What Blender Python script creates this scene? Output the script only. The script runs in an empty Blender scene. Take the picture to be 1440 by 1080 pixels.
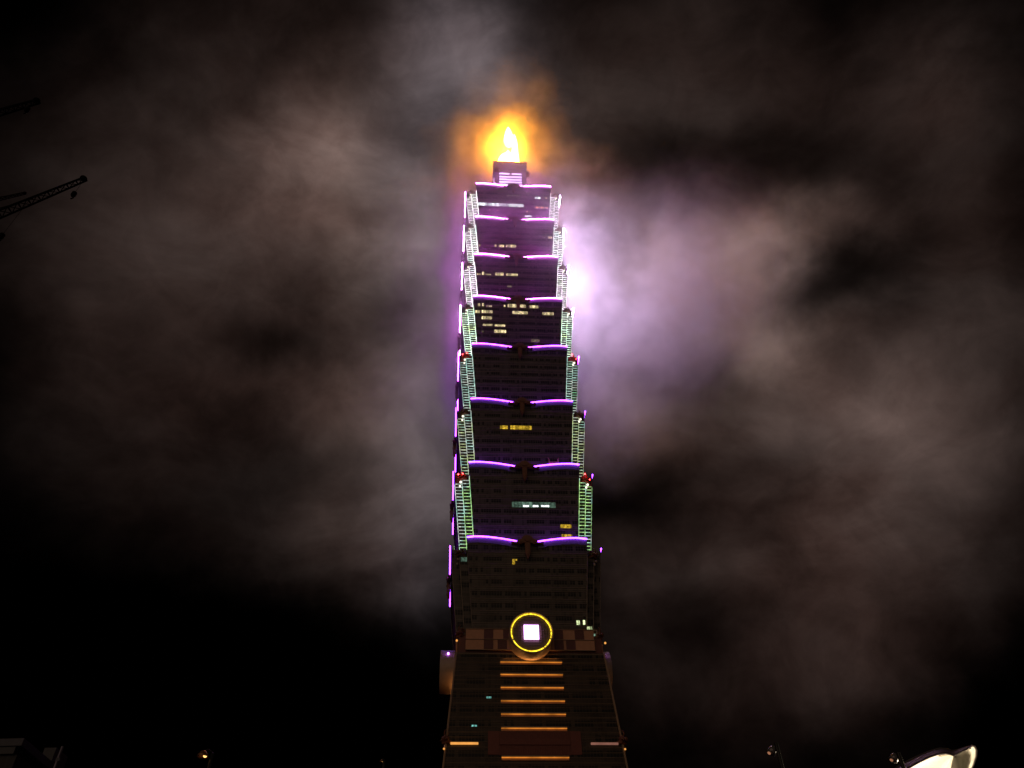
import bpy, math, random
from mathutils import Vector, Matrix
random.seed(7)
scene = bpy.context.scene
COL = scene.collection

# ------------------------------------------------------------------ camera
CAM = Vector((-21.784, -258.878, 2.0))
YAW, PITCH, ROLL, FPX = 0.0770, 0.785, -0.027, 1100.866
fwd = Vector((math.sin(YAW)*math.cos(PITCH), math.cos(YAW)*math.cos(PITCH), math.sin(PITCH)))
rt0 = Vector((math.cos(YAW), -math.sin(YAW), 0))
up0 = rt0.cross(fwd)
RT = rt0*math.cos(ROLL) + up0*math.sin(ROLL)
UP = -rt0*math.sin(ROLL) + up0*math.cos(ROLL)
cd = bpy.data.cameras.new('camera')
cd.sensor_width = 36.0
cd.lens = FPX/1440*36.0
cd.clip_start = 0.1
cd.clip_end = 6000
cam = bpy.data.objects.new('camera', cd)
COL.objects.link(cam)
cam.matrix_world = Matrix(((RT.x, UP.x, -fwd.x, CAM.x), (RT.y, UP.y, -fwd.y, CAM.y), (RT.z, UP.z, -fwd.z, CAM.z), (0, 0, 0, 1)))
scene.camera = cam


def ray(x, y):
    return fwd + RT*((x-720)/FPX) + UP*((540-y)/FPX)


def at_y(x, y, Y):                    # point of the vertical plane Y = const seen at that place of the photo
    d = ray(x, y)
    return CAM + d*((Y-CAM.y)/d.y)


def at_dist(x, y, t):
    return CAM + ray(x, y).normalized()*t


# ------------------------------------------------------------------ node helpers
class NT:
    def __init__(self, tree):
        self.t = tree
        self.n = tree.nodes
        self.l = tree.links

    def node(self, typ, **kw):
        nd = self.n.new(typ)
        for k, v in kw.items():
            setattr(nd, k, v)
        return nd

    def put(self, sock, v):
        if isinstance(v, bpy.types.NodeSocket):
            self.l.new(v, sock)
        else:
            sock.default_value = v

    def m(self, op, a, b=None, c=None, clamp=False):
        nd = self.node('ShaderNodeMath', operation=op, use_clamp=clamp)
        for i, v in enumerate((a, b, c)):
            if v is not None:
                self.put(nd.inputs[i], v)
        return nd.outputs[0]

    def vm(self, op, a, b=None, out=0, scale=None):
        nd = self.node('ShaderNodeVectorMath', operation=op)
        self.put(nd.inputs[0], a)
        if b is not None:
            self.put(nd.inputs[1], b)
        if scale is not None:
            self.put(nd.inputs['Scale'], scale)
        return nd.outputs[out]

    def xyz(self, v):
        nd = self.node('ShaderNodeSeparateXYZ')
        self.put(nd.inputs[0], v)
        return nd.outputs

    def comb(self, x, y, z):
        nd = self.node('ShaderNodeCombineXYZ')
        for i, v in enumerate((x, y, z)):
            self.put(nd.inputs[i], v)
        return nd.outputs[0]

    def noise(self, vec, scale, detail=4, rough=0.55, dist=0.0, color=False):
        nd = self.node('ShaderNodeTexNoise')
        if vec is not None:
            self.put(nd.inputs['Vector'], vec)
        nd.inputs['Scale'].default_value = scale
        nd.inputs['Detail'].default_value = detail
        nd.inputs['Roughness'].default_value = rough
        nd.inputs['Distortion'].default_value = dist
        return nd.outputs['Color' if color else 0]

    def white(self, vec):
        nd = self.node('ShaderNodeTexWhiteNoise')
        self.put(nd.inputs['Vector'], vec)
        return nd.outputs['Value']

    def ramp(self, f, stops):
        nd = self.node('ShaderNodeValToRGB')
        self.put(nd.inputs[0], f)
        e = nd.color_ramp.elements
        while len(e) < len(stops):
            e.new(0.5)
        for i, (p, c) in enumerate(stops):
            e[i].position = p
            e[i].color = (*c, 1)
        return nd.outputs[0]

    def mix(self, f, a, b):
        nd = self.node('ShaderNodeMix', data_type='RGBA')
        self.put(nd.inputs[0], f)
        for i, v in ((6, a), (7, b)):
            self.put(nd.inputs[i], v if isinstance(v, bpy.types.NodeSocket) else (*v, 1))
        return nd.outputs[2]

    def mapr(self, v, a, b, c, d, smooth=False):
        nd = self.node('ShaderNodeMapRange', interpolation_type='SMOOTHSTEP' if smooth else 'LINEAR')
        for i, x in enumerate((v, a, b, c, d)):
            self.put(nd.inputs[i], x)
        return nd.outputs[0]


# ------------------------------------------------------------------ night sky
w = bpy.data.worlds.new('World')
scene.world = w
w.use_nodes = True
w.node_tree.nodes.clear()
N = NT(w.node_tree)
tc = N.node('ShaderNodeTexCoord').outputs['Generated']
# a chart of the sky around the tower's heading (fixed compass directions)
fz = N.vm('DOT_PRODUCT', tc, tuple(fwd), out=1)
fzc = N.m('MAXIMUM', fz, 0.12)
ca = N.m('DIVIDE', N.vm('DOT_PRODUCT', tc, tuple(RT), out=1), fzc)
cb = N.m('DIVIDE', N.vm('DOT_PRODUCT', tc, tuple(UP), out=1), fzc)
chart = N.comb(ca, cb, 0.0)
warp1 = N.vm('SUBTRACT', N.noise(tc, 3.2, 3, 0.5, color=True), (0.5, 0.5, 0.5))
warp2 = N.vm('SUBTRACT', N.noise(tc, 11.0, 4, 0.55, color=True), (0.5, 0.5, 0.5))
P = N.vm('ADD', chart, N.vm('SCALE', warp1, scale=0.16))
P = N.vm('ADD', P, N.vm('SCALE', warp2, scale=0.09))
LOBES = [  # place (photo px), half sizes, turn, brightness 0..255
    (720, 330, 760, 520, 0, 28), (230, 230, 380, 290, 0, 18), (450, 205, 150, 80, -20, 30), (540, 290, 120, 80, 25, 26), (600, 520, 110, 80, 0, 42),
    (420, 560, 260, 70, 8, 16), (640, 40, 75, 80, 20, 50), (675, 130, 70, 70, 0, 26), (300, 400, 220, 120, 0, 10), (600, 320, 60, 80, 0, 22), (610, 440, 55, 70, 0, 18),
    (930, 360, 120, 70, 0, 56), (1080, 318, 110, 38, -6, 48), (1030, 430, 130, 70, 20, 44), (1000, 480, 80, 60, 0, 14),
    (880, 580, 80, 70, 0, 46), (1020, 580, 140, 100, 0, 12), (1180, 560, 150, 100, 0, 24), (1350, 360, 140, 200, 0, 18),
    (1310, 620, 170, 140, 0, 18), (1080, 130, 360, 160, 0, 15), (1310, 100, 110, 80, 0, 14), (1110, 760, 190, 120, -15, 24),
    (1130, 950, 190, 110, -10, 22), (1270, 840, 300, 240, 0, 20), (330, 770, 380, 130, 0, 8), (920, 1010, 130, 90, 0, 12), (620, 770, 80, 130, 0, 22), (520, 700, 150, 80, 0, 12),
    (870, 840, 80, 130, 0, 12), (700, 350, 190, 130, 0, 20), (800, 220, 80, 70, 30, 20), (560, 640, 120, 70, 20, 18),
    (870, 705, 90, 50, 0, -18), (1185, 370, 90, 45, -10, -14), (585, 400, 45, 50, 0, -20), (400, 490, 90, 50, 0, -18), (1090, 660, 70, 60, 0, -8),
    (900, 235, 110, 60, 20, -14), (975, 515, 70, 40, 15, -18), (545, 285, 40, 40, 0, -14), (1160, 50, 70, 80, 0, -10), (1060, 230, 160, 50, 0, -10),
    (400, 690, 160, 60, -10, -10), (960, 930, 80, 70, 0, -10), (0, 300, 110, 420, 0, -7), (30, 0, 170, 110, 0, -12), (120, 930, 420, 160, 0, -24), (1430, 1000, 120, 100, 0, -22),
    (230, 640, 300, 110, 0, 8), (560, 740, 130, 90, 0, 12), (380, 780, 260, 80, 0, 7),
]
acc = None
for (x, y, rx, ry, rot, val) in LOBES:
    mp = N.node('ShaderNodeMapping', vector_type='TEXTURE')
    N.put(mp.inputs['Vector'], P)
    mp.inputs['Location'].default_value = ((x-720)/FPX, (540-y)/FPX, 0)
    mp.inputs['Rotation'].default_value = (0, 0, math.radians(-rot))
    mp.inputs['Scale'].default_value = (rx/FPX, ry/FPX, 1)
    v = mp.outputs[0]
    r2 = N.vm('DOT_PRODUCT', v, v, out=1)
    e = N.m('POWER', math.exp(-1), r2)
    acc = N.m('MULTIPLY_ADD', e, val/255, acc if acc is not None else 4/255)
# wisps drawn out along the wind
wind = N.node('ShaderNodeMapping', vector_type='POINT')
N.put(wind.inputs['Vector'], N.vm('ADD', tc, N.vm('SCALE', warp1, scale=0.14)))
wind.inputs['Rotation'].default_value = (0.5, 0.6, 0.4)
wind.inputs['Scale'].default_value = (0.62, 1.0, 1.35)
n1 = N.noise(wind.outputs[0], 5.0, 10, 0.56, 0.35)
n2 = N.noise(N.vm('ADD', tc, N.vm('SCALE', warp2, scale=0.05)), 15.0, 8, 0.62, 0.5)
wisp = N.m('ADD', N.mapr(n1, 0.3, 0.7, 0.72, 1.28), N.mapr(n2, 0.3, 0.7, -0.10, 0.10))
bri = N.m('MULTIPLY', N.m('MAXIMUM', acc, 0.0), wisp)
bri = N.m('MULTIPLY', bri, N.mapr(fz, 0.15, 0.6, 0.0, 1.22, True))
lin = N.m('POWER', N.m('MAXIMUM', N.m('SUBTRACT', bri, 0.016), 0.0), 2.2)
tint = N.mix(N.mapr(n1, 0.35, 0.62, 0, 1), (1.0, 0.56, 0.46), (1.0, 0.67, 0.585))
tint = N.mix(N.mapr(N.m('ABSOLUTE', N.m('ADD', ca, 0.06)), 0.03, 0.17, 0.6, 0.0, True), tint, (0.95, 0.84, 0.98))
bg = N.node('ShaderNodeBackground')
N.put(bg.inputs['Color'], tint)
N.put(bg.inputs['Strength'], lin)
wo = N.node('ShaderNodeOutputWorld')
N.l.new(bg.outputs[0], wo.inputs[0])
w.cycles.sampling_method = 'MANUAL'
w.cycles.sample_map_resolution = 256

# ------------------------------------------------------------------ the city's glow on the facades: one weak, warm, very soft sun from behind the viewer
sd = bpy.data.lights.new('city_glow', 'SUN')
sd.energy = 0.29
sd.color = (1.0, 0.70, 0.48)
sd.angle = math.radians(70)
so = bpy.data.objects.new('city_glow', sd)
COL.objects.link(so)
so.rotation_euler = (math.radians(80), 0, math.radians(-25))

scene.view_settings.view_transform = 'Standard'
scene.view_settings.look = 'None'
scene.view_settings.exposure = 0
scene.view_settings.gamma = 1
scene.render.engine = 'CYCLES'
cy = scene.cycles
cy.use_denoising = True
cy.max_bounces = 4
cy.diffuse_bounces = 2
cy.glossy_bounces = 2
cy.volume_bounces = 1
cy.transparent_max_bounces = 8
cy.sample_clamp_indirect = 4
cy.caustics_reflective = False
cy.caustics_refractive = False
cy.volume_step_rate = 0.45
cy.volume_max_steps = 256


# ------------------------------------------------------------------ mesh helpers
class MB:
    def __init__(self):
        self.v = []
        self.f = []

    def add(self, vs, fs, M=None):
        o = len(self.v)
        self.v += [tuple(M @ Vector(p)) if M is not None else tuple(p) for p in vs]
        self.f += [tuple(i+o for i in f) for f in fs]
        return self

    def box(self, c, s, M=None):
        x, y, z = c
        a, b, d = s[0]/2, s[1]/2, s[2]/2
        vs = [(x+i*a, y+j*b, z+k*d) for k in (-1, 1) for j in (-1, 1) for i in (-1, 1)]
        return self.add(vs, [(0, 2, 3, 1), (4, 5, 7, 6), (0, 1, 5, 4), (2, 6, 7, 3), (0, 4, 6, 2), (1, 3, 7, 5)], M)

    def prism(self, poly, y0, y1, M=None):      # outline in x,z ; depth along y
        n = len(poly)
        vs = [(p[0], y0, p[1]) for p in poly] + [(p[0], y1, p[1]) for p in poly]
        fs = [tuple(range(n)), tuple(range(2*n-1, n-1, -1))]
        fs += [(i, i+n, (i+1) % n+n, (i+1) % n) for i in range(n)]
        return self.add(vs, fs, M)

    def loft(self, rings, cap0=True, cap1=True, M=None):   # rings of equal length, closed
        n = len(rings[0])
        vs = [p for r in rings for p in r]
        fs = []
        for k in range(len(rings)-1):
            for i in range(n):
                j = (i+1) % n
                fs.append((k*n+i, k*n+j, (k+1)*n+j, (k+1)*n+i))
        if cap0:
            fs.append(tuple(range(n-1, -1, -1)))
        if cap1:
            fs.append(tuple(range((len(rings)-1)*n, len(rings)*n)))
        return self.add(vs, fs, M)

    def tube(self, pts, r, n=8, M=None):
        pts = [Vector(p) for p in pts]
        rad = r if isinstance(r, (list, tuple)) else [r]*len(pts)
        rings = []
        prev = None
        for i, p in enumerate(pts):
            t = (pts[min(i+1, len(pts)-1)]-pts[max(i-1, 0)]).normalized()
            a = prev if prev is not None else (Vector((0, 0, 1)) if abs(t.z) < 0.9 else Vector((1, 0, 0)))
            u = (a - t*a.dot(t)).normalized()
            prev = u
            b = t.cross(u)
            rings.append([p + (u*math.cos(2*math.pi*k/n) + b*math.sin(2*math.pi*k/n))*rad[i] for k in range(n)])
        return self.loft(rings, M=M)

    def lathe(self, prof, n=24, M=None):        # (r, z) about z
        return self.loft([[(r*math.cos(2*math.pi*k/n), r*math.sin(2*math.pi*k/n), z) for k in range(n)] for r, z in prof], M=M)

    def ball(self, c, r, n=12, sq=(1, 1, 1), M=None):
        rings = []
        for i in range(1, n//2):
            a = math.pi*i/(n//2)
            rings.append([(c[0]+r*sq[0]*math.sin(a)*math.cos(2*math.pi*k/n), c[1]+r*sq[1]*math.sin(a)*math.sin(2*math.pi*k/n), c[2]-r*sq[2]*math.cos(a)) for k in range(n)])
        return self.loft(rings, M=M)

    def build(self, name, mat, parent=None, smooth=False):
        me = bpy.data.meshes.new(name)
        me.from_pydata(self.v, [], self.f)
        me.materials.append(mat)
        if smooth:
            for p in me.polygons:
                p.use_smooth = True
        me.update()
        o = bpy.data.objects.new(name, me)
        COL.objects.link(o)
        if parent is not None:
            o.parent = parent
        return o


def empty(name, loc=(0, 0, 0), parent=None):
    o = bpy.data.objects.new(name, None)
    o.location = loc
    COL.objects.link(o)
    if parent is not None:
        o.parent = parent
    return o


def tag(o, label, cat, group=None):
    o['label'] = label
    o['category'] = cat
    if group:
        o['group'] = group
    return o


# ------------------------------------------------------------------ materials
def newmat(name):
    m = bpy.data.materials.new(name)
    m.use_nodes = True
    m.node_tree.nodes.clear()
    n = NT(m.node_tree)
    out = n.node('ShaderNodeOutputMaterial')
    return m, n, out


def paint(name, color, rough=0.5, metal=0.0, var=0.25, scale=0.8, trans=0.0):
    m, n, out = newmat(name)
    b = n.node('ShaderNodeBsdfPrincipled')
    pos = n.node('ShaderNodeTexCoord').outputs['Object']
    nz = n.noise(pos, scale, 5, 0.6)
    c = n.mix(nz, tuple(x*(1-var) for x in color), tuple(min(1, x*(1+var)) for x in color))
    n.put(b.inputs['Base Color'], c)
    b.inputs['Roughness'].default_value = rough
    b.inputs['Specular IOR Level'].default_value = 0.5 if rough < 0.8 else 0.08
    b.inputs['Metallic'].default_value = metal
    n.l.new(b.outputs[0], out.inputs[0])
    return m


def glow(name, color, strength, flick=0.0, scale=0.6, sample=True):
    m, n, out = newmat(name)
    e = n.node('ShaderNodeEmission')
    e.inputs['Color'].default_value = (*color, 1)
    if flick:
        pos = n.node('ShaderNodeTexCoord').outputs['Object']
        nz = n.noise(pos, scale, 3, 0.6)
        n.put(e.inputs['Strength'], n.mapr(nz, 0.3, 0.7, strength*(1-flick), strength*(1+flick)))
    else:
        e.inputs['Strength'].default_value = strength
    n.l.new(e.outputs[0], out.inputs[0])
    if not sample:
        m.cycles.emission_sampling = 'NONE'
    return m


def facade(name, base, line, glass, floor_h=4.2, bay=0.92):
    """curtain wall: floor lines, dark ribbon windows broken by piers and blinds, thin mullions"""
    m, n, out = newmat(name)
    b = n.node('ShaderNodeBsdfPrincipled')
    pos = n.node('ShaderNodeTexCoord').outputs['Object']
    x, y, z = n.xyz(pos)
    nx, ny, nz_ = n.xyz(n.node('ShaderNodeNewGeometry').outputs['Normal'])
    side = n.m('GREATER_THAN', n.m('ABSOLUTE', nx), n.m('ABSOLUTE', ny))
    u = n.m('ADD', n.m('MULTIPLY', y, side), n.m('MULTIPLY', x, n.m('SUBTRACT', 1.0, side)))
    u = n.m('ADD', u, 100.0)
    fu = n.m('FRACT', n.m('DIVIDE', u, bay))
    iu = n.m('FLOOR', n.m('DIVIDE', u, bay))
    zf = n.m('DIVIDE', z, floor_h)
    fv = n.m('FRACT', zf)
    iv = n.m('FLOOR', zf)

    def between(v, a, c):
        return n.m('MULTIPLY', n.m('GREATER_THAN', v, a), n.m('LESS_THAN', v, c))
    win = n.m('MULTIPLY', between(fv, 0.26, 0.68), between(fu, 0.06, 0.94))
    grp = n.m('GREATER_THAN', n.m('MODULO', iu, 9.0), 0.5)
    rnd = n.white(n.comb(iu, iv, side))
    rnd2 = n.white(n.comb(n.m('FLOOR', n.m('DIVIDE', iu, 4.0)), iv, n.m('ADD', side, 7.0)))
    win = n.m('MULTIPLY', win, grp)
    win = n.m('MULTIPLY', win, n.m('GREATER_THAN', rnd, 0.10))
    win = n.m('MULTIPLY', win, n.m('GREATER_THAN', rnd2, 0.12))
    patch = n.noise(pos, 0.12, 3, 0.6)
    bc = n.mix(n.mapr(patch, 0.3, 0.7, 0, 1), tuple(c*0.45 for c in base), tuple(c*1.55 for c in base))
    bc = n.mix(n.m('MULTIPLY', rnd, 0.7), bc, tuple(c*1.8 for c in base))
    c = n.mix(n.m('MULTIPLY', n.m('LESS_THAN', fu, 0.08), 0.35), bc, line)
    c = n.mix(n.m('MULTIPLY', between(fv, 0.84, 0.89), 0.7), c, line)
    c = n.mix(n.m('MULTIPLY', win, 0.97), c, glass)
    c = n.mix(n.m('MULTIPLY', between(fv, 0.47, 0.50), 0.5), c, line)
    n.put(b.inputs['Base Color'], c)
    b.inputs['Roughness'].default_value = 0.45
    b.inputs['Specular IOR Level'].default_value = 0.25
    n.l.new(b.outputs[0], out.inputs[0])
    return m


def ladder_mat(name, stops, strength, seed):
    m, n, out = newmat(name)
    e = n.node('ShaderNodeEmission')
    pos = n.node('ShaderNodeTexCoord').outputs['Object']
    p = n.vm('ADD', pos, (seed*13.7, seed*5.1, 0))
    f = n.noise(p, 0.13, 2, 0.5)
    n.put(e.inputs['Color'], n.ramp(n.mapr(f, 0.32, 0.68, 0, 1), stops))
    f2 = n.noise(p, 0.55, 3, 0.7)
    n.put(e.inputs['Strength'], n.mapr(f2, 0.35, 0.7, strength*0.25, strength*1.5))
    n.l.new(e.outputs[0], out.inputs[0])
    m.cycles.emission_sampling = 'NONE'
    return m


M_FAC = facade('tier_curtain_wall', (0.078, 0.064, 0.056), (0.20, 0.165, 0.14), (0.006, 0.006, 0.007))
M_BASE = facade('base_curtain_wall', (0.052, 0.037, 0.028), (0.20, 0.14, 0.09), (0.005, 0.006, 0.006), 4.4, 0.95)  # base wall and base ledges warmed: street light put into their colours
M_LEDGE = paint('ledge_metal', (0.24, 0.18, 0.14), 0.5)
M_BASELEDGE = paint('base_ledge_metal', (0.44, 0.30, 0.19), 0.5)
M_BASELINE = paint('base_line_metal', (0.20, 0.135, 0.085), 0.5, var=0.6, scale=0.15)
M_FRAME = paint('dull_frame_metal', (0.50, 0.40, 0.34), 0.5)
M_PANEL = paint('pale_fascia', (0.115, 0.11, 0.125), 0.55, var=0.1)
M_COPPER = paint('copper_brown', (0.22, 0.085, 0.05), 0.5, var=0.35)
M_REDLIT = paint('red_lit_copper', (0.55, 0.07, 0.04), 0.5, var=0.3)  # same copper with the red lamp light put into its colour
M_DARK = paint('dark_metal', (0.03, 0.027, 0.026), 0.5)
M_TAN = paint('tan_panel', (0.64, 0.32, 0.19), 0.6, var=0.2)
M_MAROON = paint('maroon_panel', (0.15, 0.05, 0.045), 0.6, var=0.3)
M_LOUVRE = paint('maroon_louvre', (0.22, 0.062, 0.048), 0.6, var=0.3)
M_DRUM = paint('drum_cladding', (0.46, 0.34, 0.26), 0.4, var=0.2)
M_DISC = paint('disc_lattice', (0.26, 0.18, 0.15), 0.5)
M_CROWN = paint('crown_cladding', (0.40, 0.33, 0.33), 0.5)
M_SPIRE = glow('spire_flood_glow', (1.0, 0.33, 0.017), 165.0)  # floodlighting put into the spire as a glow of its own
M_SPOT = glow('spotlight_glow', (1.0, 0.95, 0.75), 1.6, sample=False)
M_WARN = glow('warning_glow', (1.0, 0.03, 0.03), 30.0)
M_AMBER = glow('amber_bar', (1.0, 0.32, 0.04), 0.6, 0.45, 0.22)
M_PLATE = paint('bar_back_plate', (0.55, 0.30, 0.16), 0.6)
M_AMBER2 = glow('amber_bar_bright', (1.0, 0.42, 0.09), 0.95, 0.15, 0.5)
M_PINKBAR = glow('rose_bar_dim', (1.0, 0.42, 0.30), 0.22, 0.2, 0.5)
M_RING = glow('ring_yellow', (1.0, 0.72, 0.03), 1.9, 0.7, 1.3)
M_SQUARE = glow('square_white', (0.80, 0.42, 1.0), 3.6)
M_VLAMP = glow('violet_lamp', (0.5, 0.14, 1.0), 16.0)
M_LILAC = glow('lilac_bar', (0.80, 0.50, 1.0), 4.0)
M_UP = glow('added_amber_glow', (1.0, 0.42, 0.11), 6.5)

V_S = [14.0, 14.0, 14.0, 14.0, 24.0, 36.0, 40.0, 38.0]
V_C = [(0.30, 0.042, 1.0), (0.30, 0.042, 1.0), (0.32, 0.042, 1.0), (0.42, 0.05, 1.0), (0.70, 0.09, 1.0), (0.92, 0.14, 1.0), (0.95, 0.16, 1.0), (0.95, 0.17, 1.0)]
M_VIO = [glow('violet_strip', V_C[i], V_S[i], 0.25, 1.6) for i in range(8)]
M_VIOR = [glow('violet_strip_strong', (0.84, 0.60, 1.0) if i > 3 else V_C[i], s) for i, s in enumerate((12.0, 12.0, 14.0, 45.0, 230.0, 760.0, 760.0, 260.0))]
M_VIOL = [glow('violet_strip_left', (0.85, 0.24, 1.0) if i > 3 else V_C[i], s) for i, s in enumerate((12.0, 12.0, 14.0, 28.0, 55.0, 66.0, 66.0, 60.0))]
WH, TEAL, GRN, YEL, PNK = (0.9, 0.95, 0.85), (0.55, 1.0, 0.85), (0.42, 1.0, 0.55), (0.85, 1.0, 0.45), (1.0, 0.8, 1.0)
M_LAD = [None,
         ladder_mat('ladder_green', [(0, GRN), (0.4, (0.6, 1.0, 0.3)), (0.7, TEAL), (1, WH)], 1.0, 1),
         ladder_mat('ladder_teal', [(0, TEAL), (0.35, WH), (0.65, YEL), (1, TEAL)], 0.8, 2),
         ladder_mat('ladder_mint', [(0, WH), (0.5, TEAL), (0.8, WH), (1, GRN)], 0.95, 3),
         ladder_mat('ladder_pale_mint', [(0, WH), (0.55, (0.7, 1, 0.8)), (1, YEL)], 2.2, 4),
         ladder_mat('ladder_white', [(0, WH), (0.6, PNK), (1, (0.8, 1.0, 0.85))], 3.0, 5),
         ladder_mat('ladder_pale_rose', [(0, PNK), (0.5, WH), (1, (0.75, 1.0, 0.95))], 3.4, 6),
         ladder_mat('ladder_lilac_white', [(0, PNK), (0.5, WH), (1, (1.0, 0.8, 0.95))], 3.0, 7)]


def window_mat(name, color, s, seed):
    m, n, out = newmat(name)
    e = n.node('ShaderNodeEmission')
    pos = n.node('ShaderNodeTexCoord').outputs['Object']
    x, y, z = n.xyz(pos)
    cell = n.m('FLOOR', n.m('DIVIDE', n.m('ADD', x, 100.0), 1.35))
    r = n.white(n.comb(cell, seed, 1.0))
    fu = n.m('FRACT', n.m('DIVIDE', n.m('ADD', x, 100.0), 1.35))
    bar = n.m('GREATER_THAN', fu, 0.09)
    nz = n.noise(pos, 1.1, 4, 0.75)
    k = n.m('MULTIPLY', n.mapr(r, 0, 1, 0.3, 1.6), n.mapr(nz, 0.35, 0.65, 0.25, 1.75))
    k = n.m('MULTIPLY', k, n.m('ADD', n.m('MULTIPLY', bar, 0.85), 0.15))
    e.inputs['Color'].default_value = (*color, 1)
    n.put(e.inputs['Strength'], n.m('MULTIPLY', k, s))
    n.l.new(e.outputs[0], out.inputs[0])
    m.cycles.emission_sampling = 'NONE'
    return m


W_MAT = {'y': window_mat('window_yellow', (1.0, 0.62, 0.05), 0.42, 3), 'c': window_mat('window_cream', (1.0, 0.80, 0.42), 0.8, 4),
         'g': window_mat('window_pale_green', (0.55, 0.95, 0.70), 0.16, 5), 'w': window_mat('window_white', (0.9, 0.97, 1.0), 1.5, 6),
         'o': window_mat('window_orange', (1.0, 0.45, 0.12), 0.7, 7), 'd': window_mat('window_dim', (1.0, 0.75, 0.55), 0.12, 8),
         'l': window_mat('window_lime', (0.85, 1.0, 0.50), 0.9, 9), 't': window_mat('window_teal', (0.3, 0.9, 0.8), 0.45, 2)}

# ------------------------------------------------------------------ ground
gm, n, out = newmat('plaza_paving')
b = n.node('ShaderNodeBsdfPrincipled')
pos = n.node('ShaderNodeTexCoord').outputs['Object']
br = n.node('ShaderNodeTexBrick')
n.put(br.inputs['Vector'], pos)
br.inputs['Scale'].default_value = 1.0
br.inputs['Color1'].default_value = (0.09, 0.085, 0.08, 1)
br.inputs['Color2'].default_value = (0.12, 0.11, 0.10, 1)
br.inputs['Mortar'].default_value = (0.04, 0.04, 0.04, 1)
n.put(b.inputs['Base Color'], br.outputs[0])
b.inputs['Roughness'].default_value = 0.8
n.l.new(b.outputs[0], out.inputs[0])
g = MB()
g.add([(-3000, -3000, 0), (3000, -3000, 0), (3000, 3000, 0), (-3000, 3000, 0)], [(0, 1, 2, 3)])
g.build('ground', gm)['kind'] = 'structure'

# ------------------------------------------------------------------ the skyscraper
tower = empty('skyscraper', (0, 0, 0))
tag(tower, 'tall dark pagoda-like skyscraper with violet light strips and a blazing golden spire', 'skyscraper')
H = 33.6
ZT = [156.6 + H*k for k in range(8)]


def wd(h):
    return 18.4 + 2.7*h/H, 2.5 + 0.25*h/H


def notched(h):
    a, s = wd(h)
    D = a + 2*s
    q = [(-a, -D), (a, -D), (a, -D+s), (a+s, -D+s), (a+s, -a), (D, -a)]
    pts = []
    for k in range(4):
        R = Matrix.Rotation(k*math.pi/2, 3, 'Z')
        seq = q if k == 0 else q
        for p in seq[1:]:
            v = R @ Vector((p[0], p[1], h))
            pts.append((v.x, v.y, h))
    return pts


def plus(h):
    a, s = wd(h)
    D = a + 2*s
    pts = []
    for k in range(4):
        R = Matrix.Rotation(k*math.pi/2, 3, 'Z')
        for p in ((a, -D), (a, -a), ):
            v = R @ Vector((p[0], p[1], h))
            pts.append((v.x, v.y, h))
        v = R @ Vector((D, -a, h))
        pts.append((v.x, v.y, h))
    return pts


def face(k, h, out=0.0):
    """frame of face k at height h: x along the face, -y outwards, z up"""
    a, s = wd(h)
    return Matrix.Rotation(k*math.pi/2, 4, 'Z') @ Matrix.Translation((0, -(a+2*s)-out, h))


def rise(t):      # t 0 inner end .. 1 outer end
    return 1.75*math.sin(math.pi*min(1, t*0.62+0.0)) if t < 0.8 else 1.75*math.sin(math.pi*0.62*0.8) - 0.35*((t-0.8)/0.2)**1.5


def strip_pts(sg, extra, dz):
    pts = []
    for i in range(19):
        t = i/18
        pts.append((sg*(3.7+17.4*t), -extra, rise(t)+dz))
    return pts


def ruyi(mb, M):
    """cloud-shaped boss with side scrolls and a pointed drop"""
    def disc(cx, cz, r, y0, y1, nn=18):
        mb.prism([(cx+r*math.cos(2*math.pi*i/nn), cz+r*math.sin(2*math.pi*i/nn)) for i in range(nn)], y0, y1, M)
    mb.prism([(-1.9, -1.0), (1.9, -1.0), (2.2, 0.4), (1.5, 1.6), (0.6, 2.1), (-0.6, 2.1), (-1.5, 1.6), (-2.2, 0.4)], -1.0, 0.1, M)
    disc(0, 0.5, 1.15, -1.35, -0.9)
    for sg in (-1, 1):
        disc(sg*2.45, -0.55, 1.0, -1.15, 0.12)
        disc(sg*2.45, -0.55, 0.5, -1.45, -1.1)
        mb.prism([(sg*3.2, -1.25), (sg*5.2, -1.15), (sg*5.5, -0.75), (sg*3.3, -0.45)][::sg], -0.7, 0.08, M)
        disc(sg*5.2, -0.9, 0.5, -0.85, 0.09)
    mb.prism([(-0.95, -0.9), (-0.85, -5.0), (-0.55, -6.1), (0, -7.4), (0.55, -6.1), (0.85, -5.0), (0.95, -0.9)][::-1], -0.85, 0.07, M)
    mb.prism([(-0.35, -0.8), (-0.3, -5.2), (0, -6.4), (0.3, -5.2), (0.35, -0.8)][::-1], -1.2, -0.8, M)


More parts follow.
